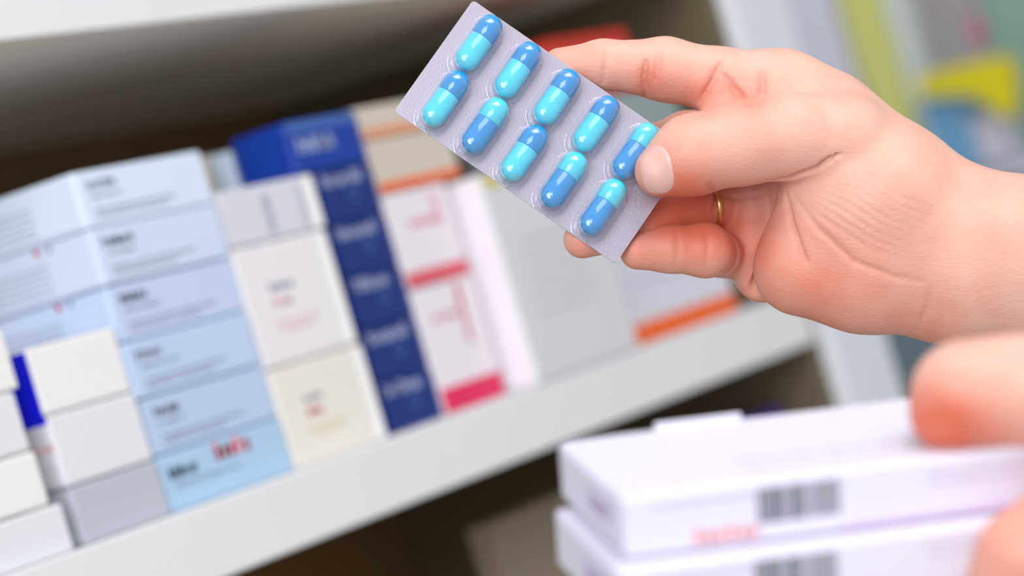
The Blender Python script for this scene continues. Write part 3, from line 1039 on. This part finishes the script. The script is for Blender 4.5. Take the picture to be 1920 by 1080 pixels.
# ------------------------------------------------------------------ the held stack of barcoded cartons, nearer the camera
D2 = 0.68; S2 = D2 / FPX
A_ = Vector((712, 80, -158)); C_ = Vector((-115, 83, -474))
C_ = (C_ - A_ * (C_.dot(A_) / A_.length_squared))
ea, ec = A_.normalized(), C_.normalized(); eb = ea.cross(ec)
if eb.y < 0: eb = -eb                          # up
fx = lambda px, py, z=0: Vector(((px - 960) * S2 * (D2 - z) / D2, -(py - 540) * S2 * (D2 - z) / D2, -D2 + z))
WB, DB, HB = 0.112, 0.060, 0.0150


def held(name, label, origin_top, dark):
    o3 = origin_top - eb * HB
    M_ = CM @ Matrix(((ea.x, ec.x, eb.x, o3.x), (ea.y, ec.y, eb.y, o3.y), (ea.z, ec.z, eb.z, o3.z), (0, 0, 0, 1)))
    o = carton(name, label, 'box', 0, 0, 0, WB, DB, HB - 0.0002, mat('violet_white_card', (222, 218, 234), 0.45, 0.3, 0.012, 40),
               'white barcoded cartons in the lower hand', None)
    o.matrix_world = M_
    r = random.Random(5)

    def bars(bm):
        u = WB * 0.285
        while u < WB * 0.465:
            w = r.choice((0.0003, 0.0005, 0.0008)); quad(bm, u, u + w, HB * 0.30, HB * 0.86); u += w + r.choice((0.0003, 0.0005))
    print_on(o, 'barcode', bars, mat('barcode_ink', (70, 76, 88), 0.5))
    print_on(o, 'pink_print', lambda bm: word(bm, WB * 0.145, HB * 0.10, HB * 0.26, 6, r, 0.34), mat('pale_pink_ink', (242, 170, 176), 0.5))
    print_on(o, 'small_print', lambda bm: text_line(bm, WB * 0.06, HB * 0.76, HB * 0.06, WB * 0.18, r), mat('faint_lilac_ink', (190, 178, 200), 0.5))
    print_on(o, 'small_print', lambda bm: (text_line(bm, WB * 0.66, HB * 0.72, HB * 0.05, WB * 0.22, r), text_line(bm, WB * 0.66, HB * 0.56, HB * 0.05, WB * 0.2, r)), mat('faint_lilac_ink', (190, 178, 200), 0.5))
    print_on(o, 'violet_band', lambda bm: quad(bm, WB * 0.46, WB * 0.86, HB * 0.02, HB * 0.12), mat('faint_violet_ink', (206, 186, 224), 0.5))
    print_on(o, 'end_print', lambda bm: (word(bm, DB * 0.22, HB * 0.35, HB * 0.36, 5, r, 0.25),), mat('lilac_end_ink', (196, 172, 212), 0.5), 'left')
    bm = bmesh.new()
    text_line(bm, WB * 0.30, DB * 0.30, DB * 0.05, WB * 0.3, r); text_line(bm, WB * 0.30, DB * 0.16, DB * 0.04, WB * 0.45, r)
    for v in bm.verts: v.co = Vector((v.co.x, v.co.z, HB - 0.00008))
    bm_obj('top_print', bm, mat('lilac_top_ink', (206, 192, 214), 0.5), o)
    return o


p1 = fx(1168, 932)
b1 = held('medicine_box', 'white carton with a barcode, upper one of the two in the nearer hand', p1, 0)
b2 = held('medicine_box', 'white barcoded carton under the other one, at the bottom edge of the photo', p1 - eb * (HB + 0.0003) - ea * 0.0035 - ec * 0.006, 0)
# raised flap on the upper carton's back edge
bm = box_bm(WB * 0.22, WB * 0.42, DB - 0.0016, DB - 0.0002, HB - 0.0006, HB + 0.0014, 0.0003, 1)
bm_obj('lid_flap', bm, mat('violet_white_card', (222, 218, 234)), b1)

# ---- the nearer hand gripping the stack
F2 = Field(D2, ((1600 - 960) * S2 * 1000, -(1500 - 540) * S2 * 1000, -75), ((3250 - 960) * S2 * 1000, -(560 - 540) * S2 * 1000, 40), 1.0)
# thumb on the top carton
F2.chain([(1774, 780, -27, 68), (1812, 742, -28, 100), (1900, 735, -28, 104), (1980, 738, -26, 106), (2120, 800, -20, 126)], 5, 6)
# index finger curled round the front
F2.chain([(2220, 860, -8, 110), (2060, 920, -6, 84), (1920, 1045, -7, 84), (1880, 1120, -9, 76)], 5, 5)
# the other fingers below the stack
F2.chain([(2260, 960, -4, 100), (2130, 1100, 4, 80), (1990, 1240, 2, 76), (1880, 1290, -6, 66)], 5, 3)
F2.chain([(2280, 1040, -14, 100), (2160, 1200, -8, 78), (2020, 1320, -12, 72), (1900, 1360, -20, 62)], 5, 3)
F2.chain([(2300, 1120, -26, 96), (2200, 1280, -22, 72), (2090, 1400, -28, 62), (2000, 1430, -34, 54)], 5, 3)
# palm
F2.chain([(2230, 860, -14, 130), (2320, 1080, -18, 130)], 6, 10)
F2.chain([(2330, 940, -18, 150), (2560, 980, -20, 150), (3100, 1060, -24, 170)], 6, 14)
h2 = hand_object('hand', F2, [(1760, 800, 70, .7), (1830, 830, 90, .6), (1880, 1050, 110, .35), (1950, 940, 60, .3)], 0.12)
tag(h2, 'blurred nearer hand at the lower right, thumb pressed on the white barcoded cartons', 'hand')
